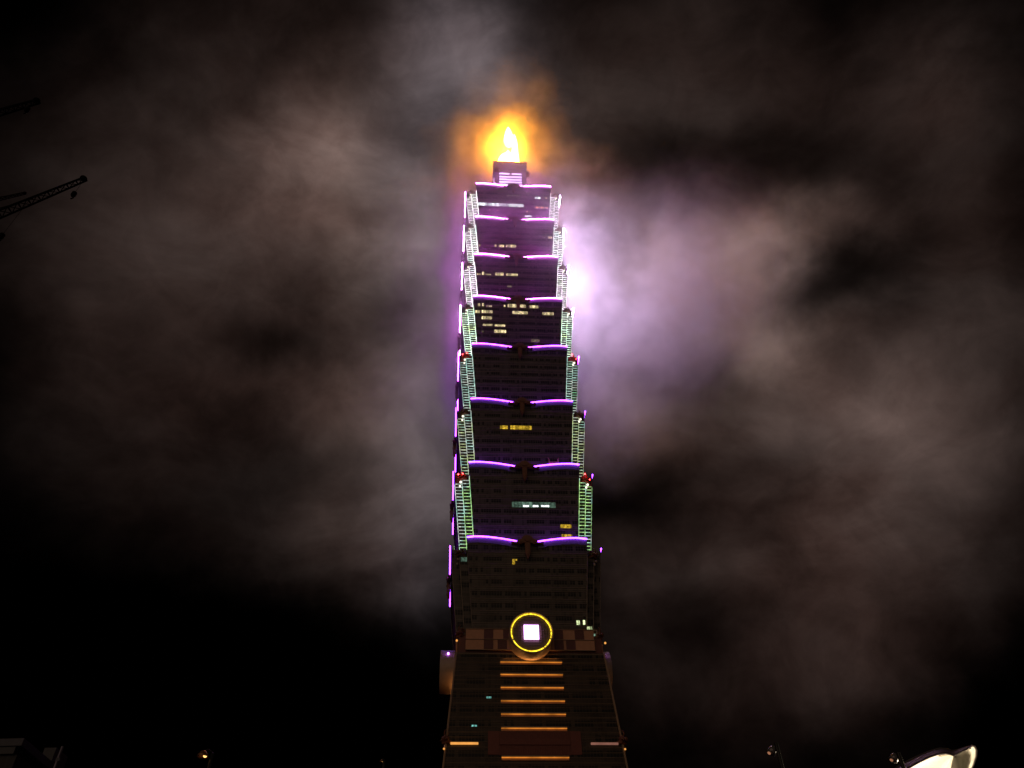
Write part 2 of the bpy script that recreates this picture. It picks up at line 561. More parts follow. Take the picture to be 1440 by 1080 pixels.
def ornament(mb, M):
    """coiled beast-like scroll on the corner"""
    mb.box((0, 0, -0.2), (2.2, 2.2, 0.8), M)
    mb.ball((0, -0.5, 0.9), 0.95, 12, (1.0, 1.15, 0.85), M)
    mb.ball((0.15, -1.7, 0.55), 0.6, 10, M=M)
    pts = [(0, 0.5+0.9*math.cos(a)*(1-a/9), 1.9+0.9*math.sin(a)*(1-a/9)) for a in [i*0.45 for i in range(14)]]
    mb.tube(pts, [0.42*(1-i/20) for i in range(14)], 8, M)
    mb.tube([(0, -0.9, 1.4), (0.1, -1.3, 2.2), (0.0, -1.0, 3.0), (0.2, -0.5, 3.5)], [0.3, 0.25, 0.17, 0.06], 7, M)
    mb.tube([(-0.8, -0.3, 0.2), (-1.2, -1.2, 0.5), (-0.9, -1.9, 0.0)], [0.35, 0.3, 0.12], 7, M)
    mb.tube([(0.8, -0.3, 0.2), (1.2, -1.2, 0.5), (0.9, -1.9, 0.0)], [0.35, 0.3, 0.12], 7, M)


WIN = {  # lit windows by tier: photo px x0, y0, x1, y1, kind
    7: [(672, 287.2, 736, 289.0, 'w'), (752, 277, 760, 279.6, 'w'), (766.5, 277.3, 769, 279.6, 'c'), (752, 291, 764.5, 293, 'o'), (767, 291.4, 770, 293.2, 'o'),
        (686.8, 294.6, 689, 296.8, 'c'), (698.5, 294.8, 701, 296.8, 'c'), (740, 296.6, 742, 298.6, 'c'), (744, 296.8, 745.6, 298.4, 'c'), (738.2, 303.2, 748, 305.2, 'w'),
        (739, 271, 746, 273, 'd'), (713, 274.8, 733, 276.2, 'd')],
    6: [(695.5, 344, 698, 347, 'c'), (701.7, 344.5, 708.6, 347.6, 'c'), (711.6, 344.5, 725.5, 347.8, 'c'), (673.5, 343.6, 675.6, 346.4, 'c'), (763, 333, 768, 335, 'd'),
        (771, 332.8, 776, 335.6, 'c')],
    5: [(670.5, 384.6, 676, 386.4, 'c'), (678, 381.8, 681, 386.8, 'c'), (683, 385, 690.4, 386.8, 'c'), (696.4, 383.6, 708, 387.4, 'c'), (711.8, 385, 727.8, 387.8, 'c'),
        (713.2, 402, 720, 404, 'd')],
    4: [(672, 426.4, 675.2, 430.8, 'c'), (678, 426.4, 680.6, 430.8, 'c'), (684, 429.4, 692, 431.4, 'c'), (708.4, 429, 710.6, 431.6, 'c'), (714, 427.6, 725.8, 432.4, 'c'),
        (731.6, 428.6, 739.2, 432.8, 'c'), (744.6, 429.6, 757, 433.4, 'c'), (668.2, 436.6, 675, 440.2, 'c'), (677.4, 436.4, 692.6, 440.2, 'c'), (720.8, 438, 741.6, 441.6, 'c'),
        (762.8, 439.6, 778.2, 443, 'c'), (677.4, 445, 692, 449, 'c'), (679, 455.8, 692.6, 458.2, 'c'), (695.6, 456.6, 710.2, 459, 'c'), (695, 464, 711.6, 468, 'c'),
        (677.4, 465, 680, 467.6, 'd'), (746.8, 477, 759, 481, 'd')],
    2: [(703.2, 598.6, 714, 603.4, 'y'), (717.8, 598.8, 747.4, 604, 'y')],
    1: [(720, 706.4, 781, 713.6, 'g'), (735.6, 710.8, 744, 713.5, 'w'), (749, 710.8, 757, 713.5, 'w'), (761, 710.8, 772, 713.5, 'w'),
        (788.4, 737.6, 803.4, 742.8, 'y'), (790, 751.6, 804.4, 755.2, 'y')],
    0: [(720.6, 786, 724, 794, 'y'), (724.6, 786.4, 727, 788.6, 'y'), (811, 872.4, 815, 879, 'l'), (819.6, 872, 822.4, 878.6, 'l')],
}


def face_px(px, py, z0):
    """where the ray of a photo px meets the leaning front face of the tier that starts at z0"""
    d = ray(px, py)
    # face: -y = 23.4 + (3.2/H)*(z - z0)
    kf = 3.2/H
    t = (23.4 + kf*(CAM.z-z0) + CAM.y)/(-d.y - kf*d.z)
    p = CAM + d*t
    return p.x, p.z - z0


for i in range(8):
    z0 = ZT[i]-H
    body = MB()
    rings = [notched(h) for h in (0, H-4.2)]
    body.loft(rings)
    body.loft([plus(H-4.19), plus(H)], cap0=False)
    tier = body.build('tier', M_FAC, tower)
    tier.location = (0, 0, z0)
    # floor ledges and edge mullions
    led = MB()
    for fl in range(1, 8):
        for off in (0.0, -1.55):
            h = fl*4.2 + off
            if h > H-4.4 and off == 0.0 and fl == 8:
                continue
            a, s = wd(h)
            for k in range(4):
                led.box((0, -0.04, 0), (2*a-0.1, 0.18, 0.13 if off else 0.18), face(k, h))
    led.build('floor_ledge', M_LEDGE, tier)
    for k in range(4):
        for sg in (-1, 1):
            # fascia under the light strip
            f = MB()
            M = face(k, H)
            top, bot = strip_pts(sg, 0, -0.12), strip_pts(sg, 0, -2.3)
            vs, fs = [], []
            for j in range(19):
                b0 = bot[j][2] - (0.3 if j < 3 else 0)
                for yy, zz in ((0.18, top[j][2]), (-0.12, top[j][2]), (-0.05, b0), (0.18, b0)):
                    vs.append((top[j][0], yy, zz))
            for j in range(18):
                for q in range(4):
                    fs.append((j*4+q, j*4+(q+1) % 4, (j+1)*4+(q+1) % 4, (j+1)*4+q))
            fs += [(3, 2, 1, 0), (72, 73, 74, 75)]
            f.add(vs, fs, M)
            f.build('fascia', M_PANEL, tier)
            st = MB()
            st.tube(strip_pts(sg, 0.42, 0.05), 0.26, 6, M)
            st.build('light_strip', (M_VIO, M_VIOR, M_VIO, M_VIOL)[k][i], tier)
        rb = MB()
        ruyi(rb, face(k, H, 0.25))
        rb.build('cloud_boss', M_COPPER, tier)
        # corner ladders of light: two steps, both ways
        lad = MB()
        R = Matrix.Rotation(k*math.pi/2, 4, 'Z')
        hmax = H-4.6
        nr = 21
        for r in range(nr):
            h = 0.8 + (hmax-0.8)*r/(nr-1)
            a, s = wd(h)
            D = a+2*s
            t = 0.15 if r % 3 else 0.22
            for st_ in (0, 1):
                x0, x1, yy = a+st_*s, a+st_*s+s, -(D-s-st_*s)
                inset = 0.12
                if i == 0:
                    continue
                lad.box(((x0+x1)/2, yy-0.12, h+0.25*st_), (x1-x0-2*inset, 0.16, t), R)
                lad.box((-yy+0.12, -(x0+x1)/2, h+0.25*st_), (0.16, x1-x0-2*inset, t), R)
        for st_ in (0, 1, 2):
            for sw in (0, 1):
                pts = []
                for h in (0.4, hmax):
                    a, s = wd(h)
                    D = a+2*s
                    x, y = a+st_*s, -(D-st_*s)
                    e = 0.10
                    pts.append((x+e, y-e, h))
                if st_ == 2 and sw == 1:
                    continue
                if sw == 0:
                    lad.tube(pts, 0.10 if st_ < 2 else 0.06, 4, R)
        o = lad.build('corner_light' if i else 'corner_trim', M_LAD[i] if i else M_FRAME, tier)
        # corner scroll, its two spotlights
        a, s = wd(H-4.2)
        c = a + s*0.9
        Mc = R @ Matrix.Translation((c, -c, H-4.2+0.6)) @ Matrix.Rotation(math.radians(45), 4, 'Z')
        ob = MB()
        ornament(ob, Mc)
        ob.build('corner_scroll', M_REDLIT if i in (1, 3) else M_COPPER, tier)
        for q, (ox, oz, rr) in enumerate(((0.9, -1.6, 0.42), (-0.2, -3.0, 0.36))):
            sp = MB()
            Ms = R @ Matrix.Translation((a+s+0.05+ox*0.6, -(a+s)-0.55-0.2*q, H-4.2+oz))
            sp.lathe([(rr*0.5, -0.5), (rr, -0.25), (rr*1.1, 0.1), (rr*0.6, 0.4)], 10, Ms)
            sp.build('spotlight', M_SPOT if i else M_FRAME, tier)
        if i in (1, 3):
            for (wc, wr) in (((-1.25, -1.35, 2.1), 0.26), ((1.35, -1.45, 0.9), 0.22)):
                wl = MB()
                wl.ball(wc, wr, 8, M=Mc)
                wl.build('warning_light', M_WARN, tier)
    for (x0, y0, x1, y1, kind) in WIN.get(i, []):
        ua, ha = face_px(x0, y1, z0)
        ub, hb = face_px(x1, y0, z0)
        hm, um = (ha+hb)/2, (ua+ub)/2
        wn = MB()
        wn.box((um, -0.06 if kind != 'w' or i != 1 else -0.14, 0), (ub-ua, 0.2, max(0.5, abs(hb-ha)*0.92)), face(0, hm))
        wn.build('lit_window', W_MAT[kind], tier)
    if i == 0:      # lit bays low on the right-hand corner steps, and one high on the left
        for (st_, sg, h0, h1, kind) in ((0, 1, 1.5, 4.6, 'l'), (1, 1, 0.9, 3.4, 'g'), (0, -1, H-6.2, H-4.6, 'g')):
            a, s = wd((h0+h1)/2)
            x0, x1, yy = a+st_*s, a+st_*s+s, -(a+2*s-s-st_*s)
            wn = MB()
            wn.box((sg*(x0+x1)/2, yy-0.1, (h0+h1)/2), (s*0.8, 0.2, h1-h0), None)
            wn.build('lit_window', W_MAT[kind], tier)

# crown: the narrow block above the eight tiers, and the spire
cr = MB()
sq = lambda a, z: [(-a, -a, z), (a, -a, z), (a, a, z), (-a, a, z)]
cr.loft([sq(16.5, 388.5), sq(15.5, 397)])
cr.loft([sq(9.9, 396.9), sq(9.6, 440.5)])
crown = cr.build('crown_block', M_CROWN, tower)
cp = MB()
cp.loft([sq(9.9, 440.52), sq(10.3, 445.0), sq(10.3, 446.6), sq(10.75, 446.8), sq(10.75, 448.4), sq(9.5, 448.45), sq(9.5, 447.3)])
cp.build('cornice', M_CROWN, crown)
for k in range(4):
    R = Matrix.Rotation(k*math.pi/2, 4, 'Z')
    zs = [at_y(718, yy, -10).z for yy in (244.6, 248.8, 252.6, 256.2, 259.8)]
    for j, zz in enumerate(zs):
        for (x0, x1) in (((-6.9, -0.6), (0.8, 6.7)) if j == 0 else ((-6.9, 6.7),)):
            lb = MB()
            lb.box(((x0+x1)/2, -9.95, zz), (x1-x0, 0.3, 1.25), R)
            lb.build('light_bar', M_LILAC, crown)
    gr = MB()
    gr.box((0, -9.72, (zs[0]+zs[-1])/2), (14.4, 0.3, zs[0]-zs[-1]+3.4), R)
    gr.build('dark_backing', M_DARK, crown)  # dark sheet added so the gaps between the bars stay unlit
    pod = MB()
    pod.lathe([(0.9, -2.6), (1.5, -1.4), (1.5, 1.0), (0.7, 2.0), (0.2, 2.6)], 12, R @ Matrix.Translation((10.6, -8.4, 437.5)))
    pod.box((10.0, -8.4, 437.0), (1.0, 1.2, 1.4), R)
    pod.build('corner_pod', M_COPPER, crown)
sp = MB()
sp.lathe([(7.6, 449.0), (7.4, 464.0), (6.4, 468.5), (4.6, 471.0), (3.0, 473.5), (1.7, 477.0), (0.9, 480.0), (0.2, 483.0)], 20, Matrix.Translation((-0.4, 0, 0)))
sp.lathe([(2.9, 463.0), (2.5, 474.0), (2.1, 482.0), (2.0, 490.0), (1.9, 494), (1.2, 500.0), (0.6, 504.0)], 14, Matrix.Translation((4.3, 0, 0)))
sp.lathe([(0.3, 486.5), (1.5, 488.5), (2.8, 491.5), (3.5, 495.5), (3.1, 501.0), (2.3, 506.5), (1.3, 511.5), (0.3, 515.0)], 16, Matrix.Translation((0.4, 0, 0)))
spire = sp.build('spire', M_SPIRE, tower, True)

kz = 0.075
hb = lambda z: 23.4 + (117.3-z)*kz


def base_px(px, py):
    d = ray(px, py)
    t = (23.4 + kz*(117.3-CAM.z) + CAM.y)/(-d.y + kz*d.z)
    return CAM + d*t


ZB = base_px(747, 932.5).z
# band with the medallions, under the tiers
bd = MB()
bd.loft([sq(23.2, 117.4), sq(23.0, 123.2)])
band = bd.build('medallion_band', M_MAROON, tower)
for k in range(4):
    R = Matrix.Rotation(k*math.pi/2, 4, 'Z')
    pl = MB()
    pl.box((0, -23.55, 121.55), (41.4, 0.5, 7.1), R)
    pl.build('tan_cladding', M_TAN, band)
    for (cx, row) in ((-13.4, 1), (-13.4, 0), (-7.2, 1), (9.2, 1), (9.2, 0), (16.0, 1), (13.0, 0), (-9.0, 0), (-19.5, 2)):
        if row < 2:
            sqs = MB()
            sqs.box((cx, -23.86, 119.85+3.5*row), (3.0, 0.16, 3.1), R)
            sqs.build('maroon_square', M_MAROON, band)
    ln = MB()
    for zz in (118.0, 121.55, 125.1):
        ln.box((0, -23.9, zz), (41.5, 0.34, 0.16), R)
    ln.build('band_trim', M_BASELEDGE, band)
    c = 22.2
    Mc = R @ Matrix.Translation((c, -c, 123.4)) @ Matrix.Rotation(math.radians(45), 4, 'Z')
    ob = MB()
    ornament(ob, Mc)
    ob.build('corner_scroll', M_COPPER, band)
    lm = MB()
    lm.ball((0.5, -2.4, -2.6), 0.36, 10, M=Mc)
    lm.build('amber_lamp', M_AMBER2, band)
    # medallion: a drum, lattice disc, ring of lights, glowing square
    Mm = R @ Matrix.Translation((0, -28.6, 121.6)) @ Matrix.Rotation(math.radians(90), 4, 'X')
    dr = MB()
    dr.lathe([(6.9, -7.5), (7.0, -5.0), (7.0, 0.2), (6.95, 0.42), (6.72, 0.42), (6.68, -0.2), (6.15, -0.22), (6.15, -0.5)], 56, Mm)
    med = dr.build('medallion', M_DRUM, tower)
    dc = MB()
    dc.lathe([(6.12, -0.9), (6.12, -0.45)], 48, Mm)
    for j in range(-7, 8):
        q = j*0.8
        L = math.sqrt(max(0, 6.0**2-q*q))
        dc.box((0, q, -0.36), (2*L, 0.14, 0.2), Mm)
        dc.box((q, 0, -0.30), (0.14, 2*L, 0.2), Mm)
    dc.build('lattice_disc', M_DISC, med)
    for (d0, d1) in ((-8, 200), (206, 305), (309, 338), (344, 350)):
        rg = MB()
        nn = max(3, int((d1-d0)/4))
        rg.tube([(6.32*math.cos(math.radians(d0+(d1-d0)*q/nn)), 6.32*math.sin(math.radians(d0+(d1-d0)*q/nn)), 0.05) for q in range(nn+1)], 0.16, 6, Mm)
        rg.build('ring_light', M_RING, med)
    sl = MB()
    sl.box((0, 0, 0.15), (4.75, 4.75, 0.5), Mm)
    sl.build('square_light', M_SQUARE, med)
    if k in (1, 3):
        vl = MB()
        vl.ball((6.3, 3.6, -2.2), 0.36, 10, M=Mm)
        vl.build('rim_lamp', M_VLAMP, med)
        vl = MB()
        vl.ball((-6.3, 3.6, -2.2), 0.36, 10, M=Mm)
        vl.build('rim_lamp', M_VLAMP, med)
    ul = MB()
    ul.box((0, -hb(ZB)-0.4, ZB+0.49), (17.0, 0.3, 0.1), R)
    ul.build('added_glow_strip', M_UP, med)  # unseen glow strip added on the shelf to light the drum

# tapering base
bs = MB()
bs.loft([sq(hb(0), 0), sq(hb(117.3), 117.3)])
base = bs.build('tapering_base', M_BASE, tower)
led = MB()
z = 116.9
j = 0
while z > 3:
    a = hb(z)
    for k in range(4):
        R = Matrix.Rotation(k*math.pi/2, 4, 'Z')
        led.box((0, -a-0.05, z), (2*a+0.1, 0.20, 0.34 if j == 0 else 0.11), R)
    z -= 1.47
    j += 1
led.build('floor_ledge', M_BASELINE, base)
for k in range(4):
    R = Matrix.Rotation(k*math.pi/2, 4, 'Z')
    ed = MB()
    ed.tube([(hb(0)+0.1, -hb(0)-0.1, 0), (hb(117)+0.1, -hb(117)-0.1, 117.2)], 0.32, 6, R)
    ed.build('edge_trim', M_BASELEDGE, base)


BARS = [(932.5, 703.5, 790.5), (950, 703.5, 791.5), (968.2, 703.7, 792.5), (987, 704, 794.2), (1005.6, 704, 795.4), (1025.4, 704.3, 797.2), (1066.4, 705, 800.2),
        (1086.5, 705.4, 802.0), (1107, 705.8, 804)]
for k in range(4):
    R = Matrix.Rotation(k*math.pi/2, 4, 'Z')
    for (py, xa, xb) in BARS:
        p0, p1 = base_px(xa, py), base_px(xb, py)
        zz = (p0.z+p1.z)/2
        a = hb(zz)
        hw = (p1.x-p0.x)/2
        lb = MB()
        lb.box((0, -a-0.55, zz+0.28), (2*hw, 0.9, 0.3), R)
        lb.build('bar_shelf', M_BASELEDGE, base)
        lb = MB()
        lb.box((0, -a-0.62, zz), (2*hw-0.1, 0.24, 0.24), R)
        lb.build('light_bar', M_AMBER, base)
        lb = MB()
        lb.box((0, -a-0.3, zz-0.28), (2*hw-0.05, 0.14, 0.78), R)
        lb.build('bar_plate', M_PLATE, base)
    pa, pb = base_px(705, 1030), base_px(800, 1062)
    lv = MB()
    zc, hh = (pa.z+pb.z)/2, abs(pa.z-pb.z)
    Ml = R @ Matrix.Translation((0, -hb(zc), zc)) @ Matrix.Rotation(math.atan(kz), 4, 'X')
    lv.box((0, -0.3, 0), (20.6, 0.5, hh), Ml)
    for q in range(29):
        lv.box((-9.8+0.7*q, -0.62, 0), (0.14, 0.2, hh-0.2), Ml)
    lv.box((0, -0.7, 0.3), (20.6, 0.3, 1.6), Ml)
    lv.build('louvre_panel', M_LOUVRE, base)
    for sg in (-1, 1):
        ps = base_px(650, 1046)
        a = hb(ps.z)
        lb = MB()
        lb.box((sg*(a-5.2), -a-0.35, ps.z), (8.0, 0.5, 0.5), R)
        lb.build('side_bar', (M_AMBER2 if sg < 0 else M_PINKBAR), base)
        sp2 = MB()
        sp2.box((sg*(a-13.6), -a-0.2, ps.z+0.2), (3.2, 0.4, 6.6), R)
        sp2.build('side_louvre', M_LOUVRE, base)
    a = hb(ps.z)
    ob = MB()
    ornament(ob, R @ Matrix.Translation((a-0.2, -a+0.2, ps.z+0.6)) @ Matrix.Rotation(math.radians(45), 4, 'Z'))
    ob.build('corner_scroll', M_COPPER, base)
    lm = MB()
    lm.ball((a+0.6, -a-0.6, ps.z-1.6), 0.3, 8, M=R)
    lm.build('amber_lamp', M_AMBER2, base)
for (px, py) in ((687.5, 981), (667, 1021)):
    p = base_px(px, py)
    wn = MB()
    wn.box((p.x, p.y-0.05, p.z), (1.5, 0.2, 0.55))
    wn.build('lit_window', W_MAT['t'], base)

# ------------------------------------------------------------------ window-cleaning cradle on the ledge of the third tier
p = at_y(778.5, 649.5, -26.0)
crd = empty('maintenance_cradle', (p.x, -26.1, ZT[1]+0.05))
tag(crd, 'small rose maintenance cradle hanging above the right violet strip, below the yellow windows', 'cradle')
M_CRADLE = paint('cradle_paint', (0.75, 0.33, 0.27), 0.5)
q = MB()
q.box((0, 0, 1.6), (3.6, 0.9, 0.14))
q.box((0, -0.42, 2.0), (3.6, 0.08, 0.9))
q.box((0, 0.42, 2.0), (3.6, 0.08, 0.9))
q.build('platform', M_CRADLE, crd)
for sg in (-1, 1):
    q = MB()
    q.tube([(sg*1.75, 0, 1.5), (sg*1.75, 0, 4.6)], 0.2, 6)
    q.tube([(sg*1.75, -0.5, 2.9), (sg*1.75, 0.5, 2.9)], 0.1, 6)
    q.tube([(sg*1.75, 0, 4.6), (sg*2.1, 0, 5.3)], 0.1, 6)
    q.build('davit', M_CRADLE, crd)
    q = MB()
    q.box((sg*1.5, 0, 0.75), (0.3, 0.6, 1.5))
    q.build('leg', M_CRADLE, crd)
q = MB()
q.tube([(-1.75, 0, 3.1), (1.75, 0, 3.1)], 0.16, 6)
q.build('rail', M_CRADLE, crd)

# ------------------------------------------------------------------ luffing cranes at the left
M_CRANE = paint('crane_silhouette', (0.004, 0.004, 0.007), 0.9)  # near black: the unlit silhouette look is put into the colour
M_CRANER = paint('crane_dark_red', (0.012, 0.005, 0.004), 0.9)


def lattice(mb, A, B, h0, h1, nb, r):
    A, B = Vector(A), Vector(B)
    t = (B-A).normalized()
    u = Vector((0, 0, 1)) - t*t.z
    u = u.normalized() if u.length > 0.1 else Vector((1, 0, 0))
    s = t.cross(u)
    prev = None
    for i in range(nb+1):
        f = i/nb
        c = A.lerp(B, f)
        hh = h0+(h1-h0)*f
        cur = [c+u*hh*0.5, c-u*hh*0.5+s*hh*0.45, c-u*hh*0.5-s*hh*0.45]
        for a_ in range(3):
            mb.tube([cur[a_], cur[(a_+1) % 3]], r*0.55, 4)
            if prev:
                mb.tube([prev[a_], cur[a_]], r, 5)
                mb.tube([prev[a_], cur[(a_+1) % 3]], r*0.55, 4)
        prev = cur


def crane(tip_px, edge_px, dist, total, size, label, mat, hooks):
    tip, ed = at_dist(*tip_px, dist), at_dist(*edge_px, dist*0.985)
    d = (ed-tip).normalized()
    piv = tip + d*total
    root = empty('tower_crane', (piv.x, piv.y, 0))
    tag(root, label, 'crane', 'construction cranes at the left edge')
    o = Vector((piv.x, piv.y, 0))
    L = lambda v: Vector(v)-o
    q = MB()
    lattice(q, L(piv), L(tip), size*1.5, size*0.5, 22, size*0.105)
    q.build('jib', mat, root)
    q = MB()
    q.ball(L(tip+d*size*0.2), size*0.30, 10, (1.3, 1.3, 0.9))
    q.build('jib_head', mat, root)
    q = MB()
    for xx in (-1, 1):
        for yy in (-1, 1):
            q.tube([(xx*size*0.7, yy*size*0.7, 0), (xx*size*0.7, yy*size*0.7, piv.z-size)], size*0.1, 5)
    zz = 0
    while zz < piv.z-size*3:
        for a_ in range(4):
            c0 = [(-1, -1), (1, -1), (1, 1), (-1, 1)][a_]
            c1 = [(1, -1), (1, 1), (-1, 1), (-1, -1)][a_]
            q.tube([(c0[0]*size*0.7, c0[1]*size*0.7, zz), (c1[0]*size*0.7, c1[1]*size*0.7, zz+size*2)], size*0.05, 4)
        zz += size*2
    q.build('mast', mat, root)
    back = Vector((d.x, d.y, 0)).normalized()
    q = MB()
    base_ = Vector((0, 0, piv.z-size*0.6))
    q.tube([base_, base_+back*size*4], size*0.35, 6)
    q.build('counter_jib', mat, root)
    q = MB()
    q.box(base_+back*size*3.6+Vector((0, 0, size*0.5)), (size*1.6, size*1.6, size*1.4))
    q.build('counterweight', mat, root)
    q = MB()
    q.box((size*1.2, -size*0.6, piv.z-size*0.8), (size*1.2, size*1.3, size*1.5))
    q.build('cab', mat, root)
    ap = base_+back*size*1.5+Vector((0, 0, size*4.5))
    q = MB()
    q.tube([base_, ap], size*0.15, 5)
    q.tube([base_+back*size*3.2, ap], size*0.12, 5)
    q.build('strut', mat, root)
    q = MB()
    q.tube([ap, L(tip+d*total*0.25)], size*0.04, 4)
    q.build('pendant', mat, root)
    for (hx, hy, frac) in hooks:
        top = tip + d*(total*frac)
        dd = ray(hx, hy)
        # drop straight down from the jib to the height seen at the hook
        k = ((top.x-CAM.x)*dd.x+(top.y-CAM.y)*dd.y)/(dd.x**2+dd.y**2)
        hz = CAM.z+dd.z*k
        hp = Vector((top.x, top.y, hz))
        q = MB()
        q.tube([L(top), L(hp)], size*0.022, 4)
        q.build('cable', mat, root)
        q = MB()
        q.lathe([(size*0.08, size*0.55), (size*0.26, size*0.35), (size*0.26, -size*0.15), (size*0.1, -size*0.4)], 8, Matrix.Translation(L(hp)))
        q.tube([L(hp)+Vector((0, 0, -size*0.35)), L(hp)+Vector((size*0.22, 0, -size*0.6)), L(hp)+Vector((0, 0, -size*0.85))], size*0.07, 5)
        q.build('hook', mat, root)


crane((120, 250), (0, 298), 150, 34, 1.5, 'black lattice crane jib, the longer and lower one, with a hook under its tip', M_CRANE, [(104, 274, 0.0), (2, 333, 0.27)])
crane((54, 141), (0, 156), 170, 34, 1.6, 'black crane jib highest at the left, above the longer jib', M_CRANE, [(41, 157, 0.02)])
crane((36, 271), (0, 279), 230, 34, 1.0, 'thin dark red crane jib tip just above the longer jib', M_CRANER, [])

# ------------------------------------------------------------------ dark block with a pole at the lower left
A = at_dist(57, 1046, 70)
bl = empty('office_block', (A.x-14, A.y+9, 0))
tag(bl, 'barely visible dark blue office block roof at the lower left', 'building')
M_BLK = facade('block_curtain_wall', (0.005, 0.005, 0.009), (0.02, 0.02, 0.04), (0.004, 0.004, 0.006), 3.6, 1.5)
M_TRIM = paint('block_parapet', (0.03, 0.03, 0.055), 0.5)
M_TRIM2 = paint('block_fascia', (0.008, 0.008, 0.02), 0.5)
zt = A.z
rz = Matrix.Rotation(-YAW, 4, 'Z')
q = MB()
q.box((0, 0, (zt-1.0)/2), (27.6, 17.4, zt-1.0), rz)
q.build('wall', M_BLK, bl)
q = MB()
q.box((0, 0, zt-0.25), (28, 18, 0.5), rz)
q.build('parapet', M_TRIM, bl)
q = MB()
q.box((4, 0, zt-0.75), (19.2, 17.8, 0.5), rz)
q.build('fascia', M_TRIM2, bl)
q = MB()
q.box((13.2, -3.0, zt+0.6), (0.9, 2.0, 1.2), rz)
q.build('roof_unit', M_TRIM2, bl)
A = at_dist(88, 1050, 62)
pol = empty('roof_mast', (A.x, A.y, 0))
tag(pol, 'thin grey pole leaning into view beside the dark block at lower left', 'pole')
q = MB()
q.tube([(0, 0, 0), (0, 0, A.z*0.6), (0, 0, A.z)], [0.16, 0.12, 0.09], 10)
q.build('pole_shaft', paint('pole_grey', (0.16, 0.14, 0.20), 0.4, 0.3), pol)
q = MB()
q.box((0.03, 0, A.z-0.8), (0.26, 0.2, 0.2))
q.build('bracket', M_TRIM, pol)

# ------------------------------------------------------------------ street lamps
M_POLE = paint('lamp_pole_black', (0.006, 0.006, 0.007), 0.5)
M_HEAD = paint('lamp_head_grey', (0.20, 0.19, 0.20), 0.35, 0.4)


def pole_lamp(top_px, head_px, dist, label):
    T = at_dist(*top_px, dist)
    Hd = at_dist(*head_px, dist)
    root = empty('street_lamp', (T.x, T.y, 0))
    tag(root, label, 'street lamp', 'black poles with one lamp head')
    q = MB()
    q.tube([(0, 0, 0), (0, 0, T.z*0.5), (0, 0, T.z)], [0.1, 0.08, 0.06], 10)
    q.build('pole', M_POLE, root)
    v = Vector((Hd.x-T.x, Hd.y-T.y, Hd.z))
    q = MB()
    q.tube([(0, 0, v.z+0.08), (v.x*0.5, v.y*0.5, v.z+0.06)], 0.03, 6)
    q.build('arm', M_POLE, root)
    q = MB()
    Mh = Matrix.Translation(v) @ Matrix.Rotation(math.radians(38), 4, 'Y')
    q.lathe([(0.03, 0.16), (0.09, 0.12), (0.12, 0.02), (0.13, -0.08), (0.10, -0.09)], 14, Mh)
    q.build('lamp_head', M_HEAD, root, True)
    q = MB()
    q.ball((-0.04, 0, -0.11), 0.05, 10, (1, 1, 0.6), Mh)
    q.build('lens', glow('dim_lens', (1.0, 0.42, 0.22), 0.35), root)


pole_lamp((1091.5, 1045), (1085.5, 1056), 26, 'black lamp pole with one dim head between the tower and the shell canopy')
pole_lamp((1263, 1058.5), (1257, 1066), 29, 'black lamp pole with one dim head standing in front of the white shell canopy')


def bowl_lamp(px, py, dist, size, strength, label, group=None):
    T = at_dist(px, py, dist)
    root = empty('street_lamp', (T.x, T.y, 0))
    tag(root, label, 'street lamp')
    q = MB()
    q.tube([(size*1.2, size, 0), (size*1.2, size, T.z+size*0.9), (size*0.6, size*0.5, T.z+size*1.3), (0, 0, T.z+size*1.05)], [0.08, 0.06, 0.04, 0.03], 8)
    q.build('pole', M_POLE, root)
    q = MB()
    q.lathe([(size*0.12, size*1.05), (size*0.5, size*0.85), (size*0.85, size*0.4), (size, 0.0), (size*0.95, -0.02), (size*0.8, size*0.3), (size*0.45, size*0.7), (size*0.1, size*0.8)], 20, Matrix.Translation((0, 0, T.z)))
    q.build('lamp_shade', paint('lamp_shade_bronze', (0.30, 0.14, 0.07), 0.4, 0.5), root, True)
    q = MB()
    q.ball((size*0.45, -size*0.2, T.z+size*0.12), size*0.34, 12)
    q.build('bulb', glow('bulb_amber', (1.0, 0.50, 0.14), strength), root)


bowl_lamp(285, 1064, 30, 0.19, 2.6, 'small amber bowl lamp glowing alone in the dark at lower left')
bowl_lamp(536.5, 1071, 36, 0.08, 0.9, 'tiny faint lamp just left of the tower foot')

# ------------------------------------------------------------------ shell canopy, lit from inside
M_RIM = paint('shell_rim_dark', (0.035, 0.028, 0.034), 0.5)
M_SHELL = paint('shell_white', (0.82, 0.78, 0.70), 0.6, var=0.06)
DS = 30.0
S0 = at_dist(1318, 1075, DS)
shell = empty('shell_canopy', (S0.x, S0.y, 0))
tag(shell, 'white tulip-shaped shell canopy glowing inside under a dark rim at lower right', 'canopy')
OS = Vector((S0.x, S0.y, 0))


def sp_(x, y, t):
    return at_dist(x, y, t) - OS


def sheet(mb, rows, th, outv):
    """a thick curved panel through a grid of points"""
    nr, nc = len(rows), len(rows[0])
    outv = Vector(outv)*th
    vs = [p for r in rows for p in r] + [p+outv for r in rows for p in r]
    fs = []
    o2 = nr*nc
    for i in range(nr-1):
        for j in range(nc-1):
            a = i*nc+j
            fs.append((a, a+1, a+nc+1, a+nc))
            fs.append((o2+a, o2+a+nc, o2+a+nc+1, o2+a+1))
    for i in range(nr-1):
        for j in (0, nc-1):
            a = i*nc+j
            fs.append((a, a+nc, o2+a+nc, o2+a))
    for j in range(nc-1):
        for i in (0, nr-1):
            a = i*nc+j
            fs.append((a, a+1, o2+a+1, o2+a))
    mb.add(vs, fs)


